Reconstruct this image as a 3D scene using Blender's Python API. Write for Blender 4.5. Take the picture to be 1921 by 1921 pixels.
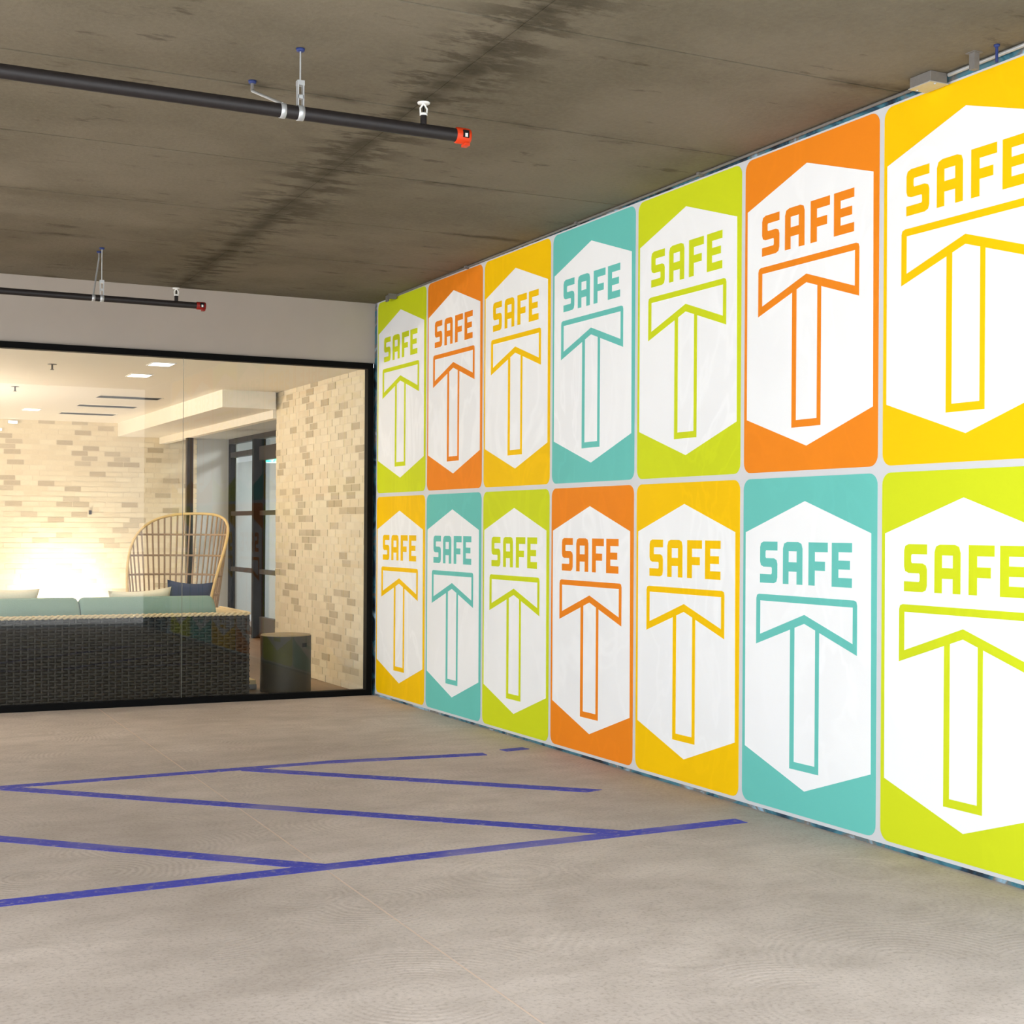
import bpy, bmesh, math, random
from mathutils import Vector, Matrix

random.seed(7)
for o in list(bpy.data.objects):
    bpy.data.objects.remove(o, do_unlink=True)
scene = bpy.context.scene
COL = scene.collection
R = math.radians

# ------------------------------------------------------------------ camera
F_PX, YAW, ROLL, EYE = 2674.85, 26.395, 0.358, 1.45
cam = bpy.data.cameras.new('camera')
cam.sensor_width = 36.0
cam.lens = F_PX / 1921 * 36.0
cam.shift_y = 31.8 / 1921
cam.clip_start, cam.clip_end = 0.05, 300
cam_o = bpy.data.objects.new('camera', cam)
COL.objects.link(cam_o)
cam_o.matrix_world = (Matrix.Translation((0, 0, EYE)) @ Matrix.Rotation(R(-YAW), 4, 'Z')
                      @ Matrix.Rotation(R(90), 4, 'X') @ Matrix.Rotation(R(ROLL), 4, 'Z'))
scene.camera = cam_o

# ------------------------------------------------------------------ sky
SKY = 3.45
w = bpy.data.worlds.new('overcast_sky')
scene.world = w
w.use_nodes = True
bg = w.node_tree.nodes['Background']
bg.inputs['Color'].default_value = (0.90, 0.96, 1.0, 1)
bg.inputs['Strength'].default_value = SKY

vs = scene.view_settings
vs.view_transform = 'Standard'
vs.look = 'None'
vs.exposure = 0.0
vs.gamma = 1.0
vs.use_curve_mapping = False

# daylight portals: they only guide the sky's own light through the two open sides of the garage
def portal(name, loc, rot, sx, sy):
    l = bpy.data.lights.new(name, 'AREA')
    l.shape = 'RECTANGLE'; l.size = sx; l.size_y = sy
    l.cycles.is_portal = True
    o = bpy.data.objects.new(name, l); COL.objects.link(o)
    o.location = loc; o.rotation_euler = rot
    return o
OPEN_X, OPEN_Y = -3.8, 2.3
sun = bpy.data.lights.new('sun', 'SUN'); sun.energy = 17.0; sun.angle = R(1.0); sun.color = (1.0, .97, .92)
sun_o = bpy.data.objects.new('sun', sun); COL.objects.link(sun_o); sun_o.rotation_euler = (R(-10), R(-28), 0)
portal('daylight_portal', (OPEN_X - .02, (OPEN_Y + 11.6) / 2, 1.72), (0, R(-90), 0), 3.4, 11.6 - OPEN_Y)
portal('daylight_portal', ((OPEN_X + 4.44) / 2, OPEN_Y - .02, 1.72), (R(90), 0, 0), 4.44 - OPEN_X, 3.4)

# ------------------------------------------------------------------ helpers
def lin(c):
    out = []
    for v in c:
        v /= 255.0
        out.append(v / 12.92 if v <= 0.04045 else ((v + 0.055) / 1.055) ** 2.4)
    return (*out, 1.0)

class NT:
    """tiny node-graph helper"""
    def __init__(s, m):
        m.use_nodes = True
        s.t = m.node_tree; s.n = s.t.nodes; s.l = s.t.links
        s.bsdf = s.n['Principled BSDF']
    def new(s, typ, **kw):
        nd = s.n.new(typ)
        for k, v in kw.items(): setattr(nd, k, v)
        return nd
    def put(s, sock, v):
        if hasattr(v, 'links') or isinstance(v, bpy.types.NodeSocket): s.l.new(v, sock)
        else: sock.default_value = v
    def math(s, op, a, b=None, c=None, clamp=False):
        nd = s.new('ShaderNodeMath', operation=op); nd.use_clamp = clamp
        s.put(nd.inputs[0], a)
        if b is not None: s.put(nd.inputs[1], b)
        if c is not None: s.put(nd.inputs[2], c)
        return nd.outputs[0]
    def pos(s):
        return s.new('ShaderNodeNewGeometry').outputs['Position']
    def scaled(s, vec, sc, loc=(0, 0, 0)):
        nd = s.new('ShaderNodeMapping'); s.l.new(vec, nd.inputs['Vector'])
        nd.inputs['Scale'].default_value = sc; nd.inputs['Location'].default_value = loc
        return nd.outputs[0]
    def noise(s, vec, scale, detail=4, rough=.55, dist=0):
        nd = s.new('ShaderNodeTexNoise'); s.l.new(vec, nd.inputs['Vector'])
        nd.inputs['Scale'].default_value = scale; nd.inputs['Detail'].default_value = detail
        nd.inputs['Roughness'].default_value = rough; nd.inputs['Distortion'].default_value = dist
        return nd.outputs['Fac']
    def ramp(s, fac, a, b):   # smooth 0..1
        nd = s.new('ShaderNodeMapRange', interpolation_type='SMOOTHSTEP')
        s.l.new(fac, nd.inputs[0]); nd.inputs[1].default_value = a; nd.inputs[2].default_value = b
        return nd.outputs[0]
    def mix(s, fac, a, b, mode='MIX'):
        nd = s.new('ShaderNodeMix', data_type='RGBA', blend_type=mode)
        s.put(nd.inputs[0], fac); s.put(nd.inputs[6], a); s.put(nd.inputs[7], b)
        return nd.outputs[2]
    def bump(s, h, strength, dist=.01):
        nd = s.new('ShaderNodeBump'); nd.inputs['Strength'].default_value = strength
        nd.inputs['Distance'].default_value = dist
        s.l.new(h, nd.inputs['Height']); s.l.new(nd.outputs[0], s.bsdf.inputs['Normal'])
    def base(s, c): s.put(s.bsdf.inputs['Base Color'], c)

def mat(name, rgb, rough=.6, metal=0, spec=.3, var=0, vscale=20, emit=None, emit_s=0, bump=0):
    m = bpy.data.materials.new(name); t = NT(m)
    c = lin(rgb)
    t.bsdf.inputs['Roughness'].default_value = rough
    t.bsdf.inputs['Metallic'].default_value = metal
    t.bsdf.inputs['Specular IOR Level'].default_value = spec
    if var or bump:
        n = t.noise(t.new('ShaderNodeTexCoord').outputs['Object'], vscale, 5)
        if var:
            lo = tuple(max(0, v * (1 - var)) for v in c[:3]) + (1,)
            hi = tuple(min(1, v * (1 + var)) for v in c[:3]) + (1,)
            t.base(t.mix(n, lo, hi))
        else: t.base(c)
        if bump: t.bump(n, bump)
    else: t.base(c)
    if emit:
        t.bsdf.inputs['Emission Color'].default_value = lin(emit)
        t.bsdf.inputs['Emission Strength'].default_value = emit_s
    return m

class MB:
    """collects boxes / tubes / polygons for one mesh"""
    def __init__(s): s.v = []; s.f = []; s.smooth = []
    def add(s, vs, fs, smooth=False):
        b = len(s.v); s.v += [tuple(p) for p in vs]
        s.f += [tuple(b + i for i in f) for f in fs]; s.smooth += [smooth] * len(fs)
        return s
    def box(s, x0, x1, y0, y1, z0, z1):
        vs = [(x, y, z) for z in (z0, z1) for y in (y0, y1) for x in (x0, x1)]
        return s.add(vs, [(0, 2, 3, 1), (4, 5, 7, 6), (0, 1, 5, 4), (2, 6, 7, 3), (0, 4, 6, 2), (1, 3, 7, 5)])
    def tube(s, pts, r, seg=10, cap=True, closed=False):
        pts = [Vector(p) for p in pts]; n = len(pts)
        rs = r if isinstance(r, (list, tuple)) else [r] * n
        vs, fs = [], []; prev = None
        for i, p in enumerate(pts):
            if closed: d = (pts[(i + 1) % n] - pts[i - 1])
            else: d = (pts[min(i + 1, n - 1)] - pts[max(i - 1, 0)])
            d.normalize()
            if prev is None:
                u = d.cross(Vector((0, 0, 1)))
                if u.length < 1e-3: u = d.cross(Vector((1, 0, 0)))
            else: u = prev - d * prev.dot(d)
            u.normalize(); prev = u; q = d.cross(u)
            for k in range(seg):
                a = 2 * math.pi * k / seg
                vs.append(p + (u * math.cos(a) + q * math.sin(a)) * rs[i])
        for i in range(n if closed else n - 1):
            j = (i + 1) % n
            for k in range(seg):
                k2 = (k + 1) % seg
                fs.append((i * seg + k, i * seg + k2, j * seg + k2, j * seg + k))
        s.add(vs, fs, True)
        if cap and not closed:
            s.add(vs[:seg], [tuple(reversed(range(seg)))]); s.add(vs[-seg:], [tuple(range(seg))])
        return s
    def lathe(s, prof, c, seg=32, axis='Z', smooth=True):
        vs, fs = [], []
        for r, h in prof:
            for k in range(seg):
                a = 2 * math.pi * k / seg
                p = (r * math.cos(a), r * math.sin(a), h)
                if axis == 'X': p = (h, p[0], p[1])
                vs.append((c[0] + p[0], c[1] + p[1], c[2] + p[2]))
        for i in range(len(prof) - 1):
            for k in range(seg):
                k2 = (k + 1) % seg
                fs.append((i * seg + k, i * seg + k2, (i + 1) * seg + k2, (i + 1) * seg + k))
        return s.add(vs, fs, smooth)
    def build(s, name, m, parent=None, bevel=0, subsurf=0):
        me = bpy.data.meshes.new(name); me.from_pydata(s.v, [], s.f)
        me.polygons.foreach_set('use_smooth', s.smooth)
        if m: me.materials.append(m)
        bm = bmesh.new(); bm.from_mesh(me); bmesh.ops.recalc_face_normals(bm, faces=bm.faces)
        bm.to_mesh(me); bm.free(); me.update()
        o = bpy.data.objects.new(name, me); COL.objects.link(o)
        if bevel:
            b = o.modifiers.new('bevel', 'BEVEL'); b.width = bevel; b.segments = 2; b.limit_method = 'ANGLE'
        if subsurf:
            b = o.modifiers.new('subsurf', 'SUBSURF'); b.levels = b.render_levels = subsurf
        if parent is not None:
            o.parent = parent
            o.matrix_parent_inverse = Matrix.Translation(-Vector(parent.location)) if parent.type == 'EMPTY' and parent.parent is None else Matrix.Identity(4)
        return o

def prism(loops, to3d, depth_vec):
    """filled outline with holes, given thickness; loops are 2-D point lists"""
    bm = bmesh.new(); edges = []
    for lp in loops:
        vs = [bm.verts.new(to3d(*p)) for p in lp]
        edges += [bm.edges.new((vs[i], vs[(i + 1) % len(vs)])) for i in range(len(vs))]
    bmesh.ops.triangle_fill(bm, use_beauty=True, use_dissolve=False, edges=edges)
    ret = bmesh.ops.extrude_face_region(bm, geom=list(bm.faces))
    bmesh.ops.translate(bm, vec=depth_vec, verts=[g for g in ret['geom'] if isinstance(g, bmesh.types.BMVert)])
    bmesh.ops.recalc_face_normals(bm, faces=bm.faces)
    return bm

def from_bm(name, bm, m, parent=None):
    me = bpy.data.meshes.new(name); bm.to_mesh(me); bm.free()
    me.materials.append(m)
    o = bpy.data.objects.new(name, me); COL.objects.link(o)
    if parent is not None:
        o.parent = parent
        if parent.type == 'EMPTY': o.matrix_parent_inverse = Matrix.Translation(-Vector(parent.location))
    return o

def tag(o, label, cat, group=None):
    o['label'] = label; o['category'] = cat
    if group: o['group'] = group
    return o
def struct(o, label=None):
    o['kind'] = 'structure'
    if label: o['label'] = label
    return o
def empty(name, loc):
    o = bpy.data.objects.new(name, None); COL.objects.link(o)
    o.location = loc; o.empty_display_size = .1
    return o

# ------------------------------------------------------------------ materials
def make_concrete_ceiling():
    m = bpy.data.materials.new('board_marked_concrete'); t = NT(m)
    P = t.pos(); sx = t.new('ShaderNodeSeparateXYZ'); t.l.new(P, sx.inputs[0])
    X, Y = sx.outputs[0], sx.outputs[1]
    big = t.noise(P, .9, 5, .6); fine = t.noise(P, 40, 3, .6)
    streak = t.noise(t.scaled(P, (.9, 5.0, 1)), 1.6, 6, .62)
    wob = t.math('MULTIPLY', t.math('SUBTRACT', t.noise(P, 2.2, 5, .65), .5), .42)
    col = t.mix(t.ramp(big, .3, .7), lin((99, 91, 75)), lin((119, 110, 94)))
    col = t.mix(t.math('MULTIPLY', t.math('SUBTRACT', fine, .35), .5), col, lin((142, 133, 114)))
    # damp stains: along the cross joints, along the lengthwise joint, and loose patches
    fy = t.math('DIVIDE', t.math('SUBTRACT', t.math('ADD', Y, t.math('MULTIPLY', wob, .5)), 9.96), 1.24)
    dy = t.math('MULTIPLY', t.math('ABSOLUTE', t.math('SUBTRACT', t.math('FRACT', t.math('ADD', fy, .5)), .5)), 1.24)
    patch = t.ramp(t.noise(t.scaled(P, (.7, 1.6, 1)), 1.5, 5, .65), .50, .66)
    l1 = t.math('MULTIPLY', t.math('SUBTRACT', 1.0, t.ramp(dy, .0, .085)), patch)
    seam = t.math('ADD', 2.52, t.math('MULTIPLY', t.math('SUBTRACT', Y, 4.9), .031))
    dx = t.math('ABSOLUTE', t.math('SUBTRACT', t.math('ADD', X, t.math('MULTIPLY', wob, .45)), seam))
    rag = t.ramp(streak, .40, .60)
    core = t.math('MULTIPLY', t.math('SUBTRACT', 1.0, t.ramp(dx, .01, .13)), t.math('ADD', .55, t.math('MULTIPLY', rag, .6)))
    blot = t.noise(t.scaled(P, (1.1, 3.2, 1), (3, 1, 0)), 2.4, 6, .68)
    halo = t.math('MULTIPLY', t.math('SUBTRACT', 1.0, t.ramp(dx, .05, .42)), t.ramp(blot, .47, .58))
    loose = t.math('MULTIPLY', t.ramp(blot, .60, .70), .7)
    st = t.math('MAXIMUM', t.math('MAXIMUM', l1, core), t.math('MAXIMUM', halo, loose))
    grit = t.math('ADD', .72, t.math('MULTIPLY', t.noise(P, 22, 4, .7), .5))
    st = t.math('MULTIPLY', t.math('MULTIPLY', st, .78), grit, clamp=True)
    t.base(t.mix(st, col, lin((56, 49, 34))))
    t.bsdf.inputs['Roughness'].default_value = .85
    t.bsdf.inputs['Specular IOR Level'].default_value = .2
    t.bump(t.math('ADD', fine, t.math('MULTIPLY', streak, .6)), .25, .01)
    return m

def floor_graph(m):
    t = NT(m); P = t.pos()
    big = t.noise(P, .55, 5, .6); fine = t.noise(P, 60, 3, .65); mid = t.noise(t.scaled(P, (1, 1.6, 1)), 3.2, 4, .6)
    v = t.new('ShaderNodeTexVoronoi'); wv = t.new('ShaderNodeVectorMath', operation='ADD'); t.l.new(P, wv.inputs[0])
    wn = t.new('ShaderNodeTexNoise'); t.l.new(P, wn.inputs['Vector']); wn.inputs['Scale'].default_value = 2.5
    ws = t.new('ShaderNodeVectorMath', operation='SCALE'); t.l.new(wn.outputs['Color'], ws.inputs[0]); ws.inputs['Scale'].default_value = .12
    t.l.new(ws.outputs[0], wv.inputs[1]); t.l.new(wv.outputs[0], v.inputs['Vector']); v.inputs['Scale'].default_value = 1.5
    ring = t.math('SINE', t.math('MULTIPLY', v.outputs['Distance'], 150.0))
    ringm = t.math('MULTIPLY', ring, t.ramp(t.noise(P, 1.4, 3), .42, .62))
    col = t.mix(t.ramp(big, .3, .72), lin((176, 163, 153)), lin((208, 194, 184)))
    col = t.mix(t.math('MULTIPLY', t.ramp(mid, .35, .7), .32), col, lin((146, 133, 121)))
    col = t.mix(t.math('MULTIPLY', t.math('ADD', ringm, 1.0), .06), col, lin((120, 106, 94)))
    col = t.mix(t.math('MULTIPLY', t.ramp(fine, .45, .75), .42), col, lin((122, 110, 100)))
    t.bsdf.inputs['Roughness'].default_value = .72
    t.bsdf.inputs['Specular IOR Level'].default_value = .25
    t.bump(t.math('ADD', t.math('MULTIPLY', ringm, .35), t.math('MULTIPLY', fine, .5)), .22, .006)
    return t, P, col

M = {}
M['ceiling'] = make_concrete_ceiling()
m = bpy.data.materials.new('swirl_finished_concrete'); t, P, c = floor_graph(m); t.base(c); M['floor'] = m
m = bpy.data.materials.new('worn_blue_line_paint'); t, P, c = floor_graph(m)
wear = t.math('MULTIPLY', t.ramp(t.noise(P, 26, 5, .7), .50, .78), .75)
wear2 = t.math('MULTIPLY', t.ramp(t.noise(P, 1.3, 2), .52, .72), .45)
t.base(t.mix(t.math('MAXIMUM', wear, wear2), lin((58, 64, 168)), c)); M['blue'] = m

M['yard'] = mat('pale_yard_concrete', (176, 178, 180), .9, var=.08, vscale=2)
M['paint'] = mat('beige_wall_paint', (176, 166, 156), .8, var=.06, vscale=3)
m = bpy.data.materials.new('old_blue_mural'); t = NT(m); P = t.pos()
n = t.noise(t.scaled(P, (1, 1, 1.4)), 2.6, 4, .6, 1.2)
cr = t.new('ShaderNodeValToRGB'); t.l.new(n, cr.inputs[0]); e = cr.color_ramp.elements
e[0].position, e[0].color = .36, lin((14, 20, 30)); e[1].position, e[1].color = .66, lin((150, 190, 215))
for p_, c_ in ((.44, (24, 62, 84)), (.5, (60, 122, 140)), (.57, (118, 108, 100))):
    q = e.new(p_); q.color = lin(c_)
t.base(cr.outputs[0]); t.bsdf.inputs['Roughness'].default_value = .7; M['mural'] = m

def print_mat(name, rgb, k=.05):
    m = bpy.data.materials.new(name); t = NT(m); P = t.pos()
    n = t.noise(t.scaled(P, (1, 1, .55)), 1.5, 3, .5, 2.2)
    vein = t.ramp(t.math('ABSOLUTE', t.math('SUBTRACT', n, .5)), .0, .05)
    c = lin(rgb); lo = tuple(v * (1 - k) for v in c[:3]) + (1,)
    soft = t.mix(t.ramp(t.noise(P, .8, 3), .35, .65), lo, c)
    t.base(t.mix(vein, c, soft))
    t.bsdf.inputs['Roughness'].default_value = .55; t.bsdf.inputs['Specular IOR Level'].default_value = .05
    return m
M['white_print'] = print_mat('white_print', (247, 248, 250), .05)
M['lime'] = print_mat('lime_print', (209, 220, 36))
M['orange'] = print_mat('orange_print', (241, 138, 34))
M['yellow'] = print_mat('yellow_print', (250, 200, 10))
M['teal'] = print_mat('teal_print', (108, 197, 188))
M['backing'] = mat('pale_grey_vinyl', (212, 213, 217), .5, spec=.2)

M['black'] = mat('black_metal_frame', (5, 5, 6), .6, spec=.1)
M['dark_bronze'] = mat('dark_bronze_metal', (44, 36, 34), .45, spec=.35)
M['pipe'] = mat('black_painted_pipe', (34, 29, 29), .5, spec=.4, var=.35, vscale=30)
M['red_cap'] = mat('orange_red_coupling', (214, 62, 22), .45)
M['dark_red_cap'] = mat('dark_red_coupling', (138, 30, 22), .45)
M['galv'] = mat('galvanised_steel', (196, 198, 200), .42, metal=.55, var=.1, vscale=60)
M['galv_dull'] = mat('dull_zinc', (122, 118, 114), .6, metal=.2, var=.15, vscale=60)
M['white_plastic'] = mat('white_enamel', (232, 230, 226), .4)
M['anchor_blue'] = mat('blue_anchor_paint', (44, 58, 112), .5)
M['joint'] = mat('pale_joint_sealant', (206, 184, 166), .8, var=.1)
M['grout'] = mat('cream_mortar', (220, 208, 184), .9)
BR = [mat('cream_brick', (222, 209, 182), .85, var=.05, vscale=14, bump=.3),
      mat('pale_sand_brick', (217, 203, 175), .85, var=.05, vscale=14, bump=.3),
      mat('ivory_brick', (226, 214, 188), .85, var=.05, vscale=14, bump=.3),
      mat('grey_tan_brick', (184, 169, 142), .85, var=.08, vscale=14, bump=.3),
      mat('taupe_brick', (194, 180, 154), .85, var=.08, vscale=14, bump=.3)]
M['plaster'] = mat('white_plaster', (232, 226, 214), .85)
M['grey_plaster'] = mat('cool_grey_plaster', (184, 187, 187), .85)
M['corridor'] = mat('corridor_white', (222, 226, 228), .8)
m = bpy.data.materials.new('lounge_plank_floor'); t = NT(m); P = t.pos()
n = t.noise(t.scaled(P, (7, .8, 1)), 2.0, 5)
t.base(t.mix(n, lin((96, 76, 58)), lin((150, 124, 98)))); t.bsdf.inputs['Roughness'].default_value = .4; M['plank'] = m
m = bpy.data.materials.new('clear_glass'); m.use_nodes = True; nt = m.node_tree; nt.nodes.clear()
out = nt.nodes.new('ShaderNodeOutputMaterial'); mx = nt.nodes.new('ShaderNodeMixShader')
tr = nt.nodes.new('ShaderNodeBsdfTransparent'); tr.inputs[0].default_value = (.965, .98, .972, 1)
gl = nt.nodes.new('ShaderNodeBsdfGlossy'); gl.inputs['Roughness'].default_value = .0
ge = nt.nodes.new('ShaderNodeNewGeometry'); dp = nt.nodes.new('ShaderNodeVectorMath'); dp.operation = 'DOT_PRODUCT'
nt.links.new(ge.outputs['Normal'], dp.inputs[0]); nt.links.new(ge.outputs['Incoming'], dp.inputs[1])
def gm(op, a, b):
    n_ = nt.nodes.new('ShaderNodeMath'); n_.operation = op
    for i_, v_ in enumerate((a, b)):
        if isinstance(v_, float): n_.inputs[i_].default_value = v_
        else: nt.links.new(v_, n_.inputs[i_])
    return n_.outputs[0]
c5 = gm('POWER', gm('SUBTRACT', 1.0, gm('ABSOLUTE', dp.outputs['Value'], 0.0)), 5.0)
nt.links.new(gm('ADD', gm('MULTIPLY', c5, .95), .042), mx.inputs[0]); nt.links.new(tr.outputs[0], mx.inputs[1])
nt.links.new(gl.outputs[0], mx.inputs[2]); nt.links.new(mx.outputs[0], out.inputs[0]); M['glass'] = m
M['seal'] = mat('grey_glass_edge', (118, 120, 112), .4)
M['wicker'] = mat('dark_brown_wicker', (42, 38, 31), .5, spec=.4, var=.3, vscale=45)
M['wicker_in'] = mat('dark_frame_core', (24, 21, 18), .8)
M['braid'] = mat('lit_wicker_braid', (214, 192, 150), .6, var=.2, vscale=60)  # paler than the wicker: light on the sofa's top edge painted in
M['cushion'] = mat('sage_green_fabric', (124, 150, 139), .9, var=.05, vscale=80, bump=.15)
M['cream_fabric'] = mat('cream_fabric', (232, 222, 196), .9, var=.05, vscale=60, bump=.15)
M['navy_fabric'] = mat('navy_fabric', (52, 62, 88), .9, var=.1, vscale=60, bump=.15)
M['rattan'] = mat('natural_rattan', (158, 134, 110), .55, var=.15, vscale=25)
M['rattan_lit'] = mat('lit_rattan_pole', (214, 186, 130), .5, var=.1, vscale=25)  # chair rim paler than its ribs, the light on it put into the colour
M['stool'] = mat('mottled_dark_stoneware', (62, 57, 46), .5, var=.45, vscale=7)
M['stool_lit_top'] = mat('lit_stoneware_top', (150, 134, 104), .5, var=.2, vscale=12)  # light on the stool's top painted as a paler tone than the body
M['dark'] = mat('dark_interior', (10, 10, 10), .9)
M['lamp_lens'] = mat('lit_diffuser', (255, 250, 240), .5, emit=(255, 248, 236), emit_s=6)
M['globe'] = mat('lit_globe_glass', (255, 246, 225), .5, emit=(255, 226, 170), emit_s=9)
M['slot'] = mat('black_slot', (14, 13, 12), .8)
M['exit_green'] = mat('lit_green_letters', (40, 230, 150), .5, emit=(60, 240, 170), emit_s=2.2)
M['sign_face'] = mat('pale_sign_face', (205, 240, 228), .5, emit=(190, 245, 225), emit_s=.6)
M['page'] = mat('magazine_cover_cream', (226, 208, 160), .6)
M['page_grey'] = mat('magazine_cover_grey', (150, 152, 150), .6)

# ================================================================== SETTING
WX, GY = 4.441, 11.659           # right wall plane, glass wall plane
ceil_z = lambda y: 3.405 + .0045 * (GY - y)

# ---- floor: two concrete slabs either side of a sealed joint
jx = lambda y: 2.066 + (y - 9.745) * (2.066 - 1.949) / (9.745 - 3.697)
fb = struct(MB().box(OPEN_X, 4.70, OPEN_Y, GY + .02, -.30, -.10).build('floor', M['floor']))
gd = MB(); gd.box(-60, OPEN_X, -60, 40, -.35, -.002); gd.box(OPEN_X, 60, -60, OPEN_Y, -.35, -.002)
struct(gd.build('ground', M['yard']))
def slab(xa, xb):
    y0, y1 = OPEN_Y, GY + .02
    vs = [(xa(y0), y0, -.10), (xb(y0), y0, -.10), (xb(y1), y1, -.10), (xa(y1), y1, -.10),
          (xa(y0), y0, 0), (xb(y0), y0, 0), (xb(y1), y1, 0), (xa(y1), y1, 0)]
    return MB().add(vs, [(0, 3, 2, 1), (4, 5, 6, 7), (0, 1, 5, 4), (1, 2, 6, 5), (2, 3, 7, 6), (3, 0, 4, 7)]).build('slab', M['floor'], fb)
slab(lambda y: OPEN_X, lambda y: jx(y) - .0045)
slab(lambda y: jx(y) + .0045, lambda y: 4.70)
vs = []
for y in (OPEN_Y, GY + .02):
    vs += [(jx(y) - .0045, y, -.0015), (jx(y) + .0045, y, -.0015)]
MB().add(vs + [(a, b, -.05) for a, b, c in vs], [(0, 1, 3, 2), (4, 6, 7, 5), (0, 2, 6, 4), (1, 5, 7, 3)]).build('joint_sealant', M['joint'], fb)

# ---- ceiling: cast panels with open joints
cx0, cx1, cy0 = OPEN_X, 4.70, OPEN_Y
cb = MB()
cb.add([(cx0, cy0, 3.50), (cx1, cy0, 3.50), (cx1, GY + .3, 3.50), (cx0, GY + .3, 3.50),
        (cx0, cy0, 3.75), (cx1, cy0, 3.75), (cx1, GY + .3, 3.75), (cx0, GY + .3, 3.75)],
       [(0, 3, 2, 1), (4, 5, 6, 7), (0, 1, 5, 4), (1, 2, 6, 5), (2, 3, 7, 6), (3, 0, 4, 7)])
ceil = struct(cb.build('ceiling', M['ceiling']))
seam = lambda y: 2.52 + .031 * (y - 4.9)
ys = [GY + .02] + [9.96 - 1.24 * k for k in range(14)]
ys = [y for y in ys if y > cy0] + [cy0]
xf = [lambda y: cx0, lambda y: seam(y) - 4.88, lambda y: seam(y) - 2.44, seam, lambda y: cx1]
g = .006
for i in range(len(ys) - 1):
    yb, ya = ys[i], ys[i + 1]
    for k in range(len(xf) - 1):
        dz = random.uniform(-.0015, .0015)
        a, b = ya + g, yb - g
        h = .0012
        lo = [(xf[k](a) + h, a), (xf[k + 1](a) - h, a), (xf[k + 1](b) - h, b), (xf[k](b) + h, b)]
        vs = [(x, y, ceil_z(y) + dz) for x, y in lo] + [(x, y, 3.52) for x, y in lo]
        MB().add(vs, [(0, 3, 2, 1), (4, 5, 6, 7), (0, 1, 5, 4), (1, 2, 6, 5), (2, 3, 7, 6), (3, 0, 4, 7)]).build('panel', M['ceiling'], ceil)

# ---- garage walls
struct(MB().box(WX, WX + .25, OPEN_Y, GY + .02, 0, 3.55).build('wall_right', M['mural']))
wb = MB()
wb.box(OPEN_X, 4.441, GY, GY + .16, 2.882, 3.52)
struct(wb.build('wall_back', M['paint']))
struct(MB().box(OPEN_X, -1.62, GY, GY + .16, 0, 2.882).build('wall_back_lower', M['paint']))

# ---- glass wall between garage and lounge
FX0, FX1, FZ = -1.60, 4.420, 2.880
win = struct(MB().box(FX0, FX1, GY - .03, GY + .05, FZ - .050, FZ).build('window_1', M['black']), 'black-framed floor-to-ceiling glass wall of the lounge')
MB().box(FX1 - .050, FX1, GY - .03, GY + .05, .050, FZ - .050).build('jamb', M['black'], win)
MB().box(FX0, FX0 + .05, GY - .03, GY + .05, .050, FZ - .050).build('jamb', M['black'], win)
MB().box(FX0, FX1, GY - .03, GY + .05, 0, .050).build('bottom_rail', M['black'], win)
js = [FX0 + .05, -.497, 1.139, 2.776, FX1 - .05]
for a, b in zip(js[:-1], js[1:]):
    MB().add([(a + .0014, GY + .01, .05), (b - .0014, GY + .01, .05), (b - .0014, GY + .01, FZ - .05), (a + .0014, GY + .01, FZ - .05)], [(0, 1, 2, 3)]).build('glass_pane', M['glass'], win)
for a in js[1:-1]:
    MB().box(a - .0014, a + .0014, GY + .006, GY + .014, .05, FZ - .05).build('glass_joint', M['seal'], win)

# ---- lounge shell
LB, LZ, LX, DX = 19.70, 2.85, 4.40, 5.36     # back wall, ceiling, brick side wall, door wall
struct(MB().box(-1.7, 8.0, GY + .05, 22.0, -.12, -.002).build('floor_lounge', M['plank']))
lc = struct(MB().box(-1.7, 4.44, GY + .16, LB + .2, LZ, 3.1).build('ceiling_lounge', M['plaster']))
MB().box(3.80, 4.36, 14.30, LB, 2.672, LZ).build('bulkhead', M['plaster'], lc)
MB().box(4.36, 4.44, 14.40, LB, 2.585, LZ).build('header', M['plaster'], lc)
MB().box(4.44, DX + .1, 14.40, LB, 2.68, 3.1).build('alcove_ceiling', M['grey_plaster'], lc)
struct(MB().box(-1.72, -1.6, GY + .16, LB, 0, LZ).build('wall_lounge_left', M['plaster']))
wl = struct(MB().box(-1.7, 4.86, LB, LB + .2, 0, 3.0).build('wall_lounge_back', M['grout']))
struct(MB().box(4.86, DX + .1, LB, LB + .2, 0, 3.0).build('wall_alcove_end', M['grey_plaster']))
wr = struct(MB().box(LX, LX + .16, GY + .05, 14.40, 0, LZ).build('wall_lounge_right', M['grout']))
struct(MB().box(LX + .16, DX + .1, 14.24, 14.40, 0, 3.0).build('wall_alcove_near', M['grey_plaster']))
wd = MB(); wd.box(DX, DX + .1, 14.40, 16.9, 0, 2.68); struct(wd.build('wall_alcove_door_side', M['grey_plaster']))
# corridor beyond the glass door
cw = MB(); cw.box(7.4, 7.5, 14.0, 21.6, 0, 3.0); struct(cw.build('wall_corridor', M['corridor']))
struct(MB().box(DX + .1, 7.4, 21.5, 21.6, 0, 3.0).build('wall_corridor_end', M['corridor']))
struct(MB().box(DX + .1, 7.4, 14.0, 14.1, 0, 3.0).build('wall_corridor_near', M['corridor']))
struct(MB().box(DX + .1, 7.5, 14.0, 21.6, 3.0, 3.1).build('ceiling_corridor', M['corridor']))
struct(MB().box(DX, DX + .1, LB + .2, 21.6, 0, 3.0).build('wall_corridor_inner', M['corridor']))

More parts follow.
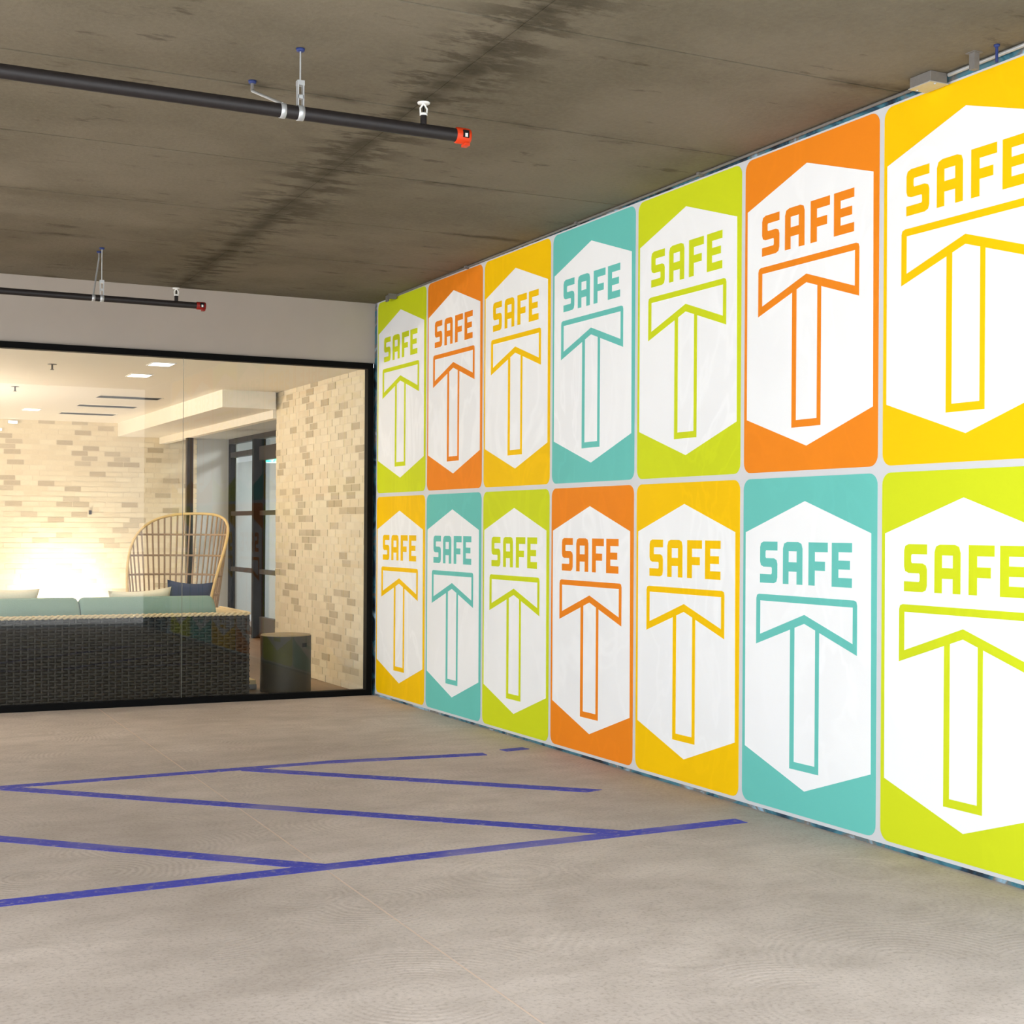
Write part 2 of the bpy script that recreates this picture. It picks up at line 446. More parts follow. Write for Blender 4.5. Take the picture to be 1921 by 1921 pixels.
# bricks: staggered courses, each brick a little proud of the mortar
CH, BL, GAP = .0685, .215, .008
def brick_mesh(mb_fn, name, mtl):
    return mb_fn
def clay(kind_dark):
    if kind_dark: return random.choice((3, 3, 4))
    r = random.random()
    return 0 if r < .45 else (1 if r < .72 else (2 if r < .96 else 4))
def brick_wall(parent, side, u0, u1, ztop, dark, score):
    rows = int(ztop / CH); cells = []
    for r in range(rows + 1):
        z0 = r * CH; z1 = min(z0 + CH - GAP, ztop)
        if z1 - z0 < .02: continue
        off = (r % 2) * BL / 2 + (r % 3) * .02
        u = u0 - off
        while u < u1:
            a, b = max(u, u0), min(u + BL - GAP, u1)
            if b - a > .03: cells.append([a, b, z0, z1])
            u += BL
    dk = set()
    for (du, dz) in dark:
        best = min(range(len(cells)), key=lambda i: abs((cells[i][0] + cells[i][1]) / 2 - du) + 2 * abs((cells[i][2] + cells[i][3]) / 2 - dz))
        dk.add(best)
    order = sorted(range(len(cells)), key=lambda i: -(score(cells[i]) + (10 if i in dk else 0)))
    rest = {}
    cache = {}
    for n_, i in enumerate(order):
        a, b, z0, z1 = cells[i]; k = clay(i in dk); pr = random.choice((.002, .003, .005))
        if n_ < 300:
            key = (round(b - a, 3), round(z1 - z0, 3), k, pr)
            L, H = b - a, z1 - z0
            if key not in cache:
                mb = MB()
                if side == 'back': mb.box(0, L, -pr, .004, 0, H)
                else: mb.box(-pr, .004, 0, L, 0, H)
                me = bpy.data.meshes.new('brick'); me.from_pydata(mb.v, [], mb.f); me.materials.append(BR[k]); cache[key] = me
            o = bpy.data.objects.new('brick', cache[key]); COL.objects.link(o); o.parent = parent
            o.location = (a, LB, z0) if side == 'back' else (LX, a, z0)
        else:
            mb = rest.setdefault('all', (MB(), []))
            (mb[0].box(a, b, LB - pr, LB + .004, z0, z1) if side == 'back' else mb[0].box(LX - pr, LX + .004, a, b, z0, z1))
            mb[1].extend([k] * 6)
    if rest:
        mb, ks = rest['all']
        o = mb.build('brickwork', BR[0], parent)
        for q in BR[1:]: o.data.materials.append(q)
        o.data.polygons.foreach_set('material_index', ks); o['kind'] = 'stuff'
DARK_R = [(13.99, 2.75), (14.12, 2.68), (13.12, 2.83), (13.23, 2.77), (13.35, 2.69), (13.25, 2.61), (12.95, 2.64), (12.34, 2.56), (12.44, 2.48), (12.06, 2.34), (13.24, 2.48), (13.14, 2.41), (13.84, 2.47), (13.26, 2.33), (11.88, 2.19), (11.81, 2.12), (13.53, 2.24), (14.28, 2.24), (13.46, 2.18), (13.37, 2.11), (14.22, 2.02), (14.13, 2.1), (13.37, 1.95), (12.06, 1.89), (12.61, 1.81), (14.14, 1.81), (12.06, 1.75), (12.78, 1.66), (12.57, 1.66), (12.09, 1.6), (13.28, 1.59), (13.66, 1.6), (14.06, 1.58), (13.59, 1.52), (13.85, 1.44), (13.29, 1.45), (13.07, 1.45), (13.37, 1.36), (13.19, 1.37), (13.79, 1.22), (13.3, 1.29), (13.96, 1.07), (14.26, 0.99), (12.28, 1.22), (12.28, 1.14), (13.9, 0.86), (13.68, 0.84), (13.95, 0.78), (13.69, 0.7), (12.8, 0.77), (12.31, 0.84), (12.19, 0.77), (13.59, 0.63), (12.59, 0.62), (12.91, 0.55), (12.2, 0.63), (14.32, 0.48), (12.41, 0.47), (12.01, 0.47), (12.12, 0.4), (12.02, 0.32), (12.79, 0.19), (12.21, 0.17)]
DARK_B = [(3.37, 2.82), (3.37, 2.7), (3.17, 2.56), (3.49, 2.49), (3.38, 2.41), (3.48, 2.33), (2.48, 2.41), (2.48, 2.27), (2.82, 2.04), (3.13, 1.97), (3.57, 2.12), (3.79, 2.26), (4.02, 2.28), (4.29, 2.55), (4.39, 2.48), (4.29, 2.41), (3.25, 1.75), (3.01, 1.75), (3.25, 1.61), (2.91, 1.53), (2.57, 1.61), (2.38, 1.76), (2.37, 1.9), (2.37, 2.03), (4.36, 1.89), (4.45, 1.68), (4.01, 1.53), (4.07, 1.75), (2.32, 2.12), (2.37, 2.56), (2.43, 2.63), (3.78, 1.23), (3.11, 0.87), (3.23, 0.87), (3.43, 0.72)]
brick_wall(wr, 'right', GY + .055, 14.40, LZ, DARK_R, lambda c: 5 - (c[0] - 11.6) if c[3] > .05 else 0)
brick_wall(wl, 'back', -1.6, 4.88, LZ, DARK_B, lambda c: (5 if c[0] > 2.2 and c[2] > .5 else 0) + c[2] * .3 - abs(c[0] - 3.4) * .2)

# ---- dark steel post at the alcove
struct(MB().box(4.36, 4.44, 18.10, 18.18, 0, 2.585).build('trim_1', M['dark_bronze']), 'slim black steel post between brick wall and glass door')

# ---- glass door unit in the alcove
D0, D1 = 16.9, LB
dr = struct(MB().box(DX - .03, DX + .05, D0, D1, 2.61, 2.68).build('door_1', M['dark_bronze']), 'dark-framed glass double door with transom')
def dpart(name, x0, x1, y0, y1, z0, z1, mm='dark_bronze'):
    return MB().box(x0, x1, y0, y1, z0, z1).build(name, M[mm], dr)
dpart('jamb', DX - .03, DX + .05, D1 - .10, D1, 0, 2.61, 'black')
dpart('jamb', DX - .03, DX + .05, D0, D0 + .08, 0, 2.61)
dpart('mullion', DX - .10, DX + .06, 18.20, 18.28, 0, 2.61, 'black')
dpart('transom_bar', DX - .03, DX + .05, 18.28, D1 - .10, 2.42, 2.49)
dpart('transom_bar', DX - .03, DX + .05, D0 + .08, 18.20, 2.33, 2.51)
for y0, y1 in ((18.28, D1 - .10), (D0 + .08, 18.20)):
    dpart('glass_pane', DX + .005, DX + .012, y0, y1, 2.49, 2.61, 'glass')
    for z in (.87, 1.64):
        dpart('mid_rail', DX - .02, DX + .04, y0, y1, z - .03, z + .03)
    dpart('glass_pane', DX + .005, DX + .012, y0, y1, .28, .84, 'glass')
    dpart('glass_pane', DX + .005, DX + .012, y0, y1, .90, 1.61, 'glass')
    dpart('glass_pane', DX + .005, DX + .012, y0, y1, 1.67, 2.34, 'glass')
dpart('bottom_rail', DX - .02, DX + .04, D0 + .08, 18.20, .02, .28)
dpart('bottom_rail', DX - .02, DX + .04, 18.28, D1 - .10, .02, .12)
dpart('lock', DX - .06, DX - .02, 18.34, 18.42, 1.50, 1.60, 'black')

# ================================================================== POSTERS
tag(MB().box(WX - .004, WX, 3.98, 11.592, .018, 3.400).build('vinyl_backing_sheet', M['backing']), 'pale grey vinyl sheet showing as gutters between the coloured posters', 'wall graphic')
colb = [11.585, 10.482, 9.4257, 8.363, 7.286, 6.208, 5.129, 4.050]
def arc(cx, cy, rx, ry, a0, a1, n=6):
    return [(cx + rx * math.cos(R(a0 + (a1 - a0) * i / n)), cy + ry * math.sin(R(a0 + (a1 - a0) * i / n))) for i in range(n + 1)]
LET = {
 'S': [[(1, 0), (1, .21), (.34, .21), (.31, .24), (.31, .37), (.34, .40), (.80, .40), (.95, .44), (1, .53), (1, .86), (.95, .96), (.80, 1), (0, 1), (0, .79), (.66, .79), (.69, .76), (.69, .64), (.66, .61), (.2, .61), (.05, .57), (0, .48), (0, .14), (.05, .04), (.2, 0)]],
 'A': [[(0, 1), (0, .16), (.06, .04), (.22, 0), (.78, 0), (.94, .04), (1, .16), (1, 1), (.71, 1), (.71, .70), (.29, .70), (.29, 1)], [(.29, .22), (.71, .22), (.71, .48), (.29, .48)]],
 'F': [[(0, 0), (1, 0), (1, .22), (.33, .22), (.33, .44), (.86, .44), (.86, .65), (.33, .65), (.33, 1), (0, 1)]],
 'E': [[(0, 0), (1, 0), (1, .21), (.33, .21), (.33, .40), (.90, .40), (.90, .60), (.33, .60), (.33, .79), (1, .79), (1, 1), (0, 1)]],
}
LETU = {'S': (.144, .283), 'A': (.328, .478), 'F': (.524, .664), 'E': (.694, .835)}
V0, V1 = .193, .319
def poster(ya, yb, zt, zb, colour, label, row):
    g_ = .017
    a, b = ya - g_, yb + g_
    if row == 0: z1, z0 = zt, zb
    else: z1, z0 = zt, zb
    W, H = a - b, z1 - z0
    root = empty('poster', (WX - .004, (a + b) / 2, z0))
    tag(root, label, 'poster', 'SAFE posters on the right wall')
    def at(layer): return lambda u, v: (WX - .004 - layer, a - u * W, z1 - v * H)
    def piece(name, loops, layer, th, m): return from_bm(name, prism(loops, at(layer), (-th, 0, 0)), m, root)
    rx, ry = .055 / W, .055 / H
    piece('panel', [arc(1 - rx, ry, rx, ry, -90, 0) + arc(1 - rx, 1 - ry, rx, ry, 0, 90) + arc(rx, 1 - ry, rx, ry, 90, 180) + arc(rx, ry, rx, ry, 180, 270)], 0, .002, M[colour])
    piece('hexagon', [[(.492, .072), (.962, .165), (.968, .830), (.500, .926), (.024, .830), (.021, .165)]], .002, .0012, M['white_print'])
    for ch, (u0, u1) in LETU.items():
        lp = [[(u0 + (u1 - u0) * x, V0 + (V1 - V0) * y) for x, y in l] for l in LET[ch]]
        piece('letter', lp, .0032, .0012, M[colour])
    cr = .022
    piece('tee_head', [[(.115 + cr * .25, .3575), (.115 + cr, .354), (.872 - cr, .354), (.872 - cr * .25, .3575), (.872, .368), (.872, .508), (.494, .433), (.115, .508), (.115, .368)],
                       [(.147, .374), (.843, .374), (.843, .477), (.494, .407), (.147, .477)]], .0032, .0012, M[colour])
    piece('tee_stem', [[(.387, .4543), (.387, .868), (.605, .868), (.605, .4550), (.577, .4495), (.577, .846), (.420, .846), (.420, .4477)]], .0032, .0012, M[colour])
UP = [('lime', 'narrow lime SAFE poster in the upper row at the glass-wall corner'),
      ('orange', 'narrow orange SAFE poster in the upper row between lime and yellow ones'),
      ('yellow', 'yellow SAFE poster in the upper row between an orange and a teal one'),
      ('teal', 'teal SAFE poster, the only teal one in the upper row'),
      ('lime', 'lime SAFE poster in the upper row between teal and large orange ones'),
      ('orange', 'large orange SAFE poster in the upper row, second from the right edge'),
      ('yellow', 'largest yellow SAFE poster in the upper row, cut by the right edge')]
DN = [('yellow', 'narrow yellow SAFE poster in the lower row at the glass-wall corner'),
      ('teal', 'narrow teal SAFE poster in the lower row between yellow and lime ones'),
      ('lime', 'lime SAFE poster in the lower row between teal and orange ones'),
      ('orange', 'orange SAFE poster, the only orange one in the lower row'),
      ('yellow', 'yellow SAFE poster in the lower row between orange and large teal ones'),
      ('teal', 'large teal SAFE poster in the lower row, second from the right edge'),
      ('lime', 'largest lime SAFE poster in the lower row, cut by the right edge')]
for k in range(7):
    poster(colb[k], colb[k + 1], 3.390, 1.750, UP[k][0], UP[k][1], 0)
    poster(colb[k], colb[k + 1], 1.718, .036, DN[k][0], DN[k][1], 1)

# ================================================================== FLOOR MARKINGS
LINE_N = [0]
def stripe(p0, p1, wdt, label, ends=(0, 0)):
    p0, p1 = Vector((*p0, 0)), Vector((*p1, 0)); d = (p1 - p0).normalized(); q = Vector((-d.y, d.x, 0)) * wdt / 2
    vs = []
    LINE_N[0] += 1
    for z in (.0, .0010 + .0003 * LINE_N[0]):
        for p, s_ in ((p0, 1), (p0, -1), (p1, -1), (p1, 1)):
            e_ = ends[0] if p is p0 else ends[1]
            r = p + q * s_ + d * (e_ * s_); vs.append((r.x, r.y, z))
    o = MB().add(vs, [(0, 3, 2, 1), (4, 5, 6, 7), (0, 1, 5, 4), (1, 2, 6, 5), (2, 3, 7, 6), (3, 0, 4, 7)]).build('painted_line', M['blue'])
    tag(o, label, 'floor marking', 'blue lines painted on the garage floor')
WL = .105
LINE_N[0] = 0
stripe((-.6, 5.74), (4.2, 5.865), WL, 'longest blue floor line, nearest the camera, running towards the wall')
stripe((.0, 7.77), (2.00, 5.805), WL, 'blue diagonal floor line at the left edge, nearest of the diagonals')
stripe((1.0, 8.29), (3.53, 5.845), WL, 'long blue diagonal floor line crossing the middle of the marked bay')
stripe((2.37, 8.35), (3.93, 6.87), WL, 'short blue diagonal floor line ending beside the posters', (0, .03))
stripe((-.6, 8.27), (2.9, 8.40), WL * .8, 'faded blue floor line farthest from the camera')
stripe((2.9, 8.40), (3.93, 8.29), WL * .9, 'dark blue end piece of the farthest floor line')
stripe((4.10, 8.37), (4.28, 8.40), WL * .8, 'tiny separate blue floor dash nearest the poster wall')

# ================================================================== SPRINKLER PIPES
def pipe_run(y, zc, r, x_end, hang_x, brace, spr_x, label, brace_top, cap_m):
    root = empty('sprinkler_pipe', (x_end, y, zc)); tag(root, label, 'pipe', 'sprinkler pipes under the ceiling')
    cz = ceil_z(y)
    MB().tube([(-3.4, y, zc), (x_end, y, zc)], r, 24).build('pipe', M['pipe'], root)
    c = r * 1.22
    cap = MB().lathe([(r * 1.02, -.005), (c, 0), (c, .05), (c * .92, .062), (r * .55, .062), (r * .5, .035), (0.001, .035)], (x_end - .005, y, zc), 24, 'X').build('end_cap', M[cap_m], root)
    MB().box(x_end + .03, x_end + .052, y - .022, y + .022, zc - r * 1.55, zc - r * 1.15).build('bolt_lug', M[cap_m], root)
    MB().box(x_end + .014, x_end + .042, y - c - .002, y - c + .010, zc - .014, zc + .018).build('cap_recess', M['dark'], root)
    MB().box(x_end + .022, x_end + .034, y - c - .004, y - c + .002, zc - .012, zc + .004).build('cap_tab', M['white_plastic'], root)
    # hanger: rod, turnbuckle, ring
    hg = MB().tube([(hang_x, y, zc + r + .10), (hang_x, y, cz)], .0036, 8).build('hanger_rod', M['galv'], root)
    MB().lathe([(.001, 0), (.019, 0), (.016, -.012), (.001, -.012)], (hang_x, y, cz), 16).build('ceiling_anchor', M['anchor_blue'], root)
    MB().lathe([(r * 1.03, -.013), (r * 1.1, -.013), (r * 1.1, .013), (r * 1.03, .013)], (hang_x, y, zc), 24, 'X').build('pipe_ring', M['galv'], root)
    tb = MB()
    tb.box(hang_x - .014, hang_x - .009, y - .012, y + .012, zc + r, zc + r + .085)
    tb.box(hang_x + .009, hang_x + .014, y - .012, y + .012, zc + r, zc + r + .085)
    tb.box(hang_x - .015, hang_x + .015, y - .014, y + .014, zc + r + .085, zc + r + .105)
    tb.box(hang_x - .012, hang_x + .012, y - .012, y + .012, zc + r + .03, zc + r + .045)
    tb.build('turnbuckle', M['galv'], root)
    # sway brace
    bx = brace
    MB().lathe([(r * 1.03, -.011), (r * 1.1, -.011), (r * 1.1, .011), (r * 1.03, .011)], (bx, y, zc), 24, 'X').build('pipe_ring', M['galv'], root)
    t0 = Vector(brace_top); top = Vector((t0.x, t0.y, ceil_z(t0.y)))
    MB().lathe([(.001, 0), (.019, 0), (.016, -.012), (.001, -.012)], top, 16).build('ceiling_anchor', M['anchor_blue'], root)
    MB().tube([top, top - Vector((0, 0, .045))], .008, 8).build('anchor_stub', M['galv_dull'], root)
    MB().tube([top - Vector((0, 0, .045)), (bx, y, zc + r)], .0065, 8).build('sway_brace', M['galv'], root)
    # upright sprinkler head
    s0 = zc + r - .004
    sp = MB().lathe([(.014, 0), (.014, .040), (.010, .044), (.001, .044)], (spr_x, y, s0), 16).build('sprinkler_nipple', M['pipe'], root)
    def sub(mb, name, m):
        o = mb.build(name, m); o.parent = sp; return o
    a = MB()
    a.tube([(spr_x - .014, y, s0 + .044), (spr_x - .016, y, s0 + .07), (spr_x, y, s0 + .092)], .004, 8)
    a.tube([(spr_x + .014, y, s0 + .044), (spr_x + .016, y, s0 + .07), (spr_x, y, s0 + .092)], .004, 8)
    a.lathe([(.001, .040), (.017, .040), (.017, .050), (.001, .050)], (spr_x, y, s0), 12)
    sub(a, 'frame_arms', M['white_plastic'])
    sub(MB().lathe([(.001, .090), (.026, .090), (.028, .096), (.001, .098)], (spr_x, y, s0), 20), 'deflector', M['white_plastic'])
    sub(MB().tube([(spr_x, y, s0 + .05), (spr_x, y, s0 + .08)], .004, 8), 'bulb', M['dark'])
pipe_run(5.68, 3.165, .0285, 2.54, 1.828, 1.752, 2.381, 'near black sprinkler pipe with a bright orange end cap', (1.768, 6.18, 0), 'red_cap')
pipe_run(10.28, 3.055, .0230, 2.545, 1.866, 1.808, 2.391, 'far black sprinkler pipe with dark red cap above the glass wall', (1.872, 10.42, 0), 'dark_red_cap')

# ================================================================== WALL-TOP FITTINGS
cd = empty('conduit_run', (4.41, 8, 3.39)); tag(cd, 'thin zinc conduit running along the top of the poster wall', 'conduit')
MB().tube([(4.418, 2.5, ceil_z(2.5) - .013), (4.418, 4.685, ceil_z(4.685) - .013)], .009, 8).build('conduit', M['galv'], cd)
MB().tube([(4.424, 4.835, ceil_z(4.835) - .011), (4.427, 11.3, ceil_z(11.3) - .009)], .008, 8).build('conduit', M['galv_dull'], cd)
for y in (6.6, 8.0, 9.7):
    MB().box(4.405, 4.440, y - .012, y + .012, ceil_z(y) - .022, ceil_z(y) - .002).build('clip', M['galv_dull'], cd)
jb = empty('junction_box', (4.36, 4.74, 3.38)); tag(jb, 'square zinc junction box under the ceiling above the largest yellow poster', 'junction box')
MB().box(4.325, 4.420, 4.695, 4.825, 3.388, ceil_z(4.84) - .001).build('box', M['galv_dull'], jb, bevel=.003)
MB().box(4.321, 4.424, 4.691, 4.829, 3.384, 3.388).build('cover', M['galv'], jb)
for y in (4.705, 4.815):
    MB().lathe([(.001, -.004), (.006, -.004), (.006, 0), (.001, 0)], (4.36, y, 3.384), 10).build('screw', M['galv'], jb)
st = empty('strut_hanger', (4.335, 4.45, 3.36)); tag(st, 'short pale strut hanging beside the junction box', 'bracket')
MB().box(4.32, 4.35, 4.435, 4.465, 3.365, ceil_z(4.45)).build('strut', M['galv_dull'], st, bevel=.002)
MB().box(4.31, 4.36, 4.425, 4.475, ceil_z(4.45) - .004, ceil_z(4.45)).build('foot_plate', M['galv_dull'], st)
an = empty('anchor_rod', (4.345, 4.335, 3.37)); tag(an, 'thin blue anchor rod at the ceiling near the right edge', 'anchor')
MB().tube([(4.345, 4.335, 3.365), (4.345, 4.335, ceil_z(4.335))], .006, 10).build('rod', M['anchor_blue'], an)
MB().lathe([(.001, 0), (.013, 0), (.011, -.010), (.001, -.010)], (4.345, 4.335, ceil_z(4.335)), 14).build('flange', M['anchor_blue'], an)
ch = empty('conduit_hanger', (4.40, 11.2, 3.37)); tag(ch, 'tiny metal clamp at the ceiling above the corner lime poster', 'clamp')
MB().box(4.375, 4.385, 11.18, 11.24, 3.355, ceil_z(11.2)).build('strap', M['galv_dull'], ch)
MB().box(4.355, 4.42, 11.10, 11.13, 3.365, ceil_z(11.1)).build('clip', M['galv_dull'], ch)

# ================================================================== LOUNGE FURNITURE
# ---- wicker sofa, its back to the glass
SX0, SX1, SY0, SY1, SH = .70, 3.395, 11.88, 12.80, .715
sofa = empty('wicker_sofa', ((SX0 + SX1) / 2, SY0, 0)); tag(sofa, 'long dark wicker sofa with its back against the glass wall', 'sofa')
b = MB(); b.box(SX0 + .02, SX1 - .02, SY0 + .02, SY0 + .20, .02, SH - .01); b.build('back_frame', M['wicker_in'], sofa)
for xa, xb in ((SX0 + .02, SX0 + .22), (SX1 - .22, SX1 - .02)):
    MB().box(xa, xb, SY0 + .20, SY1 - .02, .02, SH - .01).build('arm_frame', M['wicker_in'], sofa)
MB().box(SX0 + .22, SX1 - .22, SY0 + .20, SY1, .06, .28).build('seat_base', M['wicker_in'], sofa)
def weave(fn, L, name):
    """strands woven over and under upright stakes; fn maps (along, out, up) to world"""
    mb = MB(); sp = .052; rh = .024; nst = int(L / sp)
    for i in range(nst + 1):
        s_ = i * L / nst
        vs = [fn(s_ - .006, .011, .0), fn(s_ + .006, .011, .0), fn(s_ + .006, .011, SH - .02), fn(s_ - .006, .011, SH - .02)]
        mb.add(vs + [fn(s_ - .007, -.012, .0), fn(s_ + .007, -.012, .0), fn(s_ + .007, -.012, SH - .02), fn(s_ - .007, -.012, SH - .02)],
               [(0, 1, 2, 3), (0, 4, 5, 1), (2, 6, 7, 3), (0, 3, 7, 4), (1, 5, 6, 2)])
    for r in range(int((SH - .03) / rh)):
        z = .012 + r * rh; vs = []; n = nst * 4
        for k in range(n + 1):
            s_ = k * L / n
            o_ = .004 + .011 * math.cos(math.pi * k / 4 + (math.pi if r % 2 else 0))
            j_ = random.uniform(-.001, .001)
            vs += [fn(s_, o_ - .004, z + .001), fn(s_, o_ + .003, z + rh * .3 + j_), fn(s_, o_ + .003, z + rh * .65 + j_), fn(s_, o_ - .004, z + rh - .003)]
        fs = [(4 * k + q, 4 * k + 4 + q, 4 * k + 5 + q, 4 * k + 1 + q) for k in range(n) for q in range(3)]
        mb.add(vs, fs, True)
    o = mb.build(name, M['wicker'], sofa); o['kind'] = 'stuff'
weave(lambda s_, o_, z: (SX0 + s_, SY0 - o_ + .004, z + .01), SX1 - SX0, 'wicker_weave')
weave(lambda s_, o_, z: (SX1 + o_ - .004, SY0 + s_, z + .01), SY1 - SY0, 'wicker_weave')
weave(lambda s_, o_, z: (SX0 - o_ + .004, SY1 - s_, z + .01), SY1 - SY0, 'wicker_weave')
def braid(p0, p1, name):
    mb = MB(); p0, p1 = Vector(p0), Vector(p1); d = p1 - p0; n = int(d.length / .048)
    for ph in (0, math.pi):
        pts = []
        for k in range(n * 4 + 1):
            q = p0 + d * (k / (n * 4)); a = k * math.pi / 4 + ph
            side = d.normalized().cross(Vector((0, 0, 1)))
            pts.append(q + side * math.cos(a) * .009 + Vector((0, 0, math.sin(a) * .009)))
        mb.tube(pts, .0105, 6)
    o = mb.build(name, M['braid'], sofa); o['kind'] = 'stuff'
braid((SX0, SY0 + .004, SH), (SX1, SY0 + .004, SH), 'rim_braid')
braid((SX1, SY0, SH), (SX1, SY1, SH), 'rim_braid')
# woven flat tops of back and arms, in the painted-light braid colour
for nm, bx_ in (('back_top', (SX0, SX1, SY0 + .012, SY0 + .20)), ('arm_top', (SX1 - .22, SX1 - .006, SY0 + .20, SY1)), ('arm_top', (SX0 + .006, SX0 + .22, SY0 + .20, SY1))):
    MB().box(*bx_, SH - .012, SH + .003).build(nm, M['braid'], sofa)
def pad(name, m, parent, c, size, rot=(0, 0, 0), puff=.5, label=None):
    """soft box cushion: subdivided, bulging faces, pinched corners"""
    bm = bmesh.new(); bmesh.ops.create_cube(bm, size=2.0)
    bmesh.ops.subdivide_edges(bm, edges=bm.edges[:], cuts=7, use_grid_fill=True)
    for v in bm.verts:
        x, y, z = v.co
        e = 6
        rx = max(abs(x), abs(y), abs(z)); l = (abs(x) ** e + abs(y) ** e + abs(z) ** e) ** (1 / e)
        s_ = rx / l; v.co = Vector((x, y, z)) * (1 - puff + puff * s_)
    me = bpy.data.meshes.new(name); bm.to_mesh(me); bm.free(); me.materials.append(m)
    for p in me.polygons: p.use_smooth = True
    o = bpy.data.objects.new(name, me); COL.objects.link(o)
    o.scale = (size[0] / 2, size[1] / 2, size[2] / 2)
    o.rotation_euler = rot; o.location = c
    if parent is not None:
        o.parent = parent; o.location = Vector(c) - Vector(parent.location)
    if label: o['label'] = label
    return o
xm = 2.040
for xa, xb in ((SX0 + .23, xm - .004), (xm + .004, SX1 - .225)):
    prof = [(.205, .30), (.205, .745), (.222, .775), (.300, .845), (.345, .858), (.385, .835), (.425, .62), (.415, .32), (.39, .30)]
    n_ = len(prof); cv = MB()
    ring = lambda x, k: [(x, SY0 + .30 + (y - .305) * k, .57 + (z - .57) * k) for y, z in prof]
    xs = [(xa, .90), (xa + .012, .965), (xa + .04, 1.0), (xb - .04, 1.0), (xb - .012, .965), (xb, .90)]
    vs_ = [p for x, k in xs for p in ring(x, k)]
    fs_ = [(i * n_ + q, i * n_ + (q + 1) % n_, (i + 1) * n_ + (q + 1) % n_, (i + 1) * n_ + q) for i in range(len(xs) - 1) for q in range(n_)]
    cv.add(vs_, fs_, True); cv.add(vs_[:n_], [tuple(range(n_))]); cv.add(vs_[-n_:], [tuple(range(n_))])
    cv.build('back_cushion', M['cushion'], sofa)
    pad('seat_cushion', M['cushion'], sofa, ((xa + xb) / 2, SY0 + .64, .36), (xb - xa, .50, .16), (0, 0, 0), .9)
def pillow(m, c, wd, ht, th, rot, label):
    bm = bmesh.new(); bmesh.ops.create_grid(bm, x_segments=14, y_segments=14, size=1.0)
    top = [(v.co.x, v.co.y) for v in bm.verts]; bm.free()
    n = 15; vs = []; fs = []
    for sgn in (1, -1):
        for j in range(n):
            for i in range(n):
                u, v = -1 + 2 * i / (n - 1), -1 + 2 * j / (n - 1)
                pin = 1 - .10 * (1 - abs(v) ** 2) * abs(u) ** 2; pin2 = 1 - .10 * (1 - abs(u) ** 2) * abs(v) ** 2
                h = (max(0, 1 - u * u) ** .5) * (max(0, 1 - v * v) ** .5)
                vs.append((u * pin * wd / 2, sgn * h * th / 2, v * pin2 * ht / 2))
        b_ = 0 if sgn == 1 else n * n
        for j in range(n - 1):
            for i in range(n - 1):
                fs.append((b_ + j * n + i, b_ + j * n + i + 1, b_ + (j + 1) * n + i + 1, b_ + (j + 1) * n + i))
    o = MB().add(vs, fs, True).build('throw_pillow', m)
    bm = bmesh.new(); bm.from_mesh(o.data); bmesh.ops.remove_doubles(bm, verts=bm.verts, dist=.0005); bm.to_mesh(o.data); bm.free()
    o.location = c; o.rotation_euler = rot
    tag(o, label, 'pillow', 'throw pillows on the sofa')
pillow(M['cream_fabric'], (1.48, 12.46, .700), .54, .50, .16, (R(14), R(3), 0), 'cream throw pillow on the sofa at the left edge')
pillow(M['cream_fabric'], (2.60, 12.46, .675), .54, .50, .16, (R(14), R(-3), 0), 'cream throw pillow beside the navy one on the sofa')
pillow(M['navy_fabric'], (3.02, 12.50, .735), .40, .50, .18, (R(14), R(4), R(-4)), 'navy throw pillow at the sofa arm in front of the rattan chair')

# ---- rattan scallop chair
def chair():
    C0 = Vector((3.312, 14.35, 0)); root = empty('rattan_chair', C0); tag(root, 'high round-backed rattan chair behind the sofa', 'chair')
    right = Vector((.8957, -.4446, 0)); tow = Vector((-.4446, -.8957, 0))
    fa = .251
    face = (tow * math.cos(fa) - right * math.sin(fa)).normalized(); back = -face
    sidev = Vector((-back.y, back.x, 0))
    A = 1.79
    ZB, ZT = .46, 1.588
    def surf(s_, z):
        tt = (z - ZB) / (ZT - ZB); r = .367 + .121 * tt
        a = s_ * A
        return C0 + back * (r * math.cos(a) + .038 * tt) + sidev * (r * 1.176 * math.sin(a)) + Vector((0, 0, z))
    def top(s_): return ZB + .086 + (ZT - ZB - .086) * max(0, 1 - abs(s_) ** 2.607) ** .565
    N = 60
    MB().tube([surf(-1 + 2 * k / N, top(-1 + 2 * k / N)) for k in range(N + 1)], .014, 8).build('rim', M['rattan_lit'], root)
    MB().tube([surf(-1 + 2 * k / N, ZB) for k in range(N + 1)], .014, 8).build('seat_ring', M['rattan'], root)
    for z in (.60, .78, .96, 1.155, 1.37):
        ss = [s_ / 80 for s_ in range(-80, 81) if top(s_ / 80) > z]
        if len(ss) > 2: MB().tube([surf(s_, z) for s_ in ss], .0115, 6).build('hoop', M['rattan'], root)
    NR = 30
    for k in range(1, NR):
        s_ = -1 + 2 * k / NR; zt = top(s_)
        MB().tube([surf(s_, ZB + (zt - ZB) * q / 8) for q in range(9)], .0092, 6).build('rib', M['rattan'], root)
    MB().lathe([(.001, .34), (.36, .34), (.375, .38), (.375, .43), (.36, .46), (.001, .46)], C0, 40).build('seat', M['rattan'], root)
    MB().lathe([(.001, .462), (.31, .462), (.34, .49), (.34, .52), (.30, .55), (.001, .56)], C0, 40).build('seat_cushion', M['cream_fabric'], root)
    for s1 in (-1, 1):
        for s2 in (-1, 1):
            p = C0 + face * (.24 * s1) + sidev * (.24 * s2)
            MB().tube([p + Vector((0, 0, .36)), C0 + (p - C0) * 1.25], [.02, .014], 10).build('leg', M['rattan'], root)
chair()

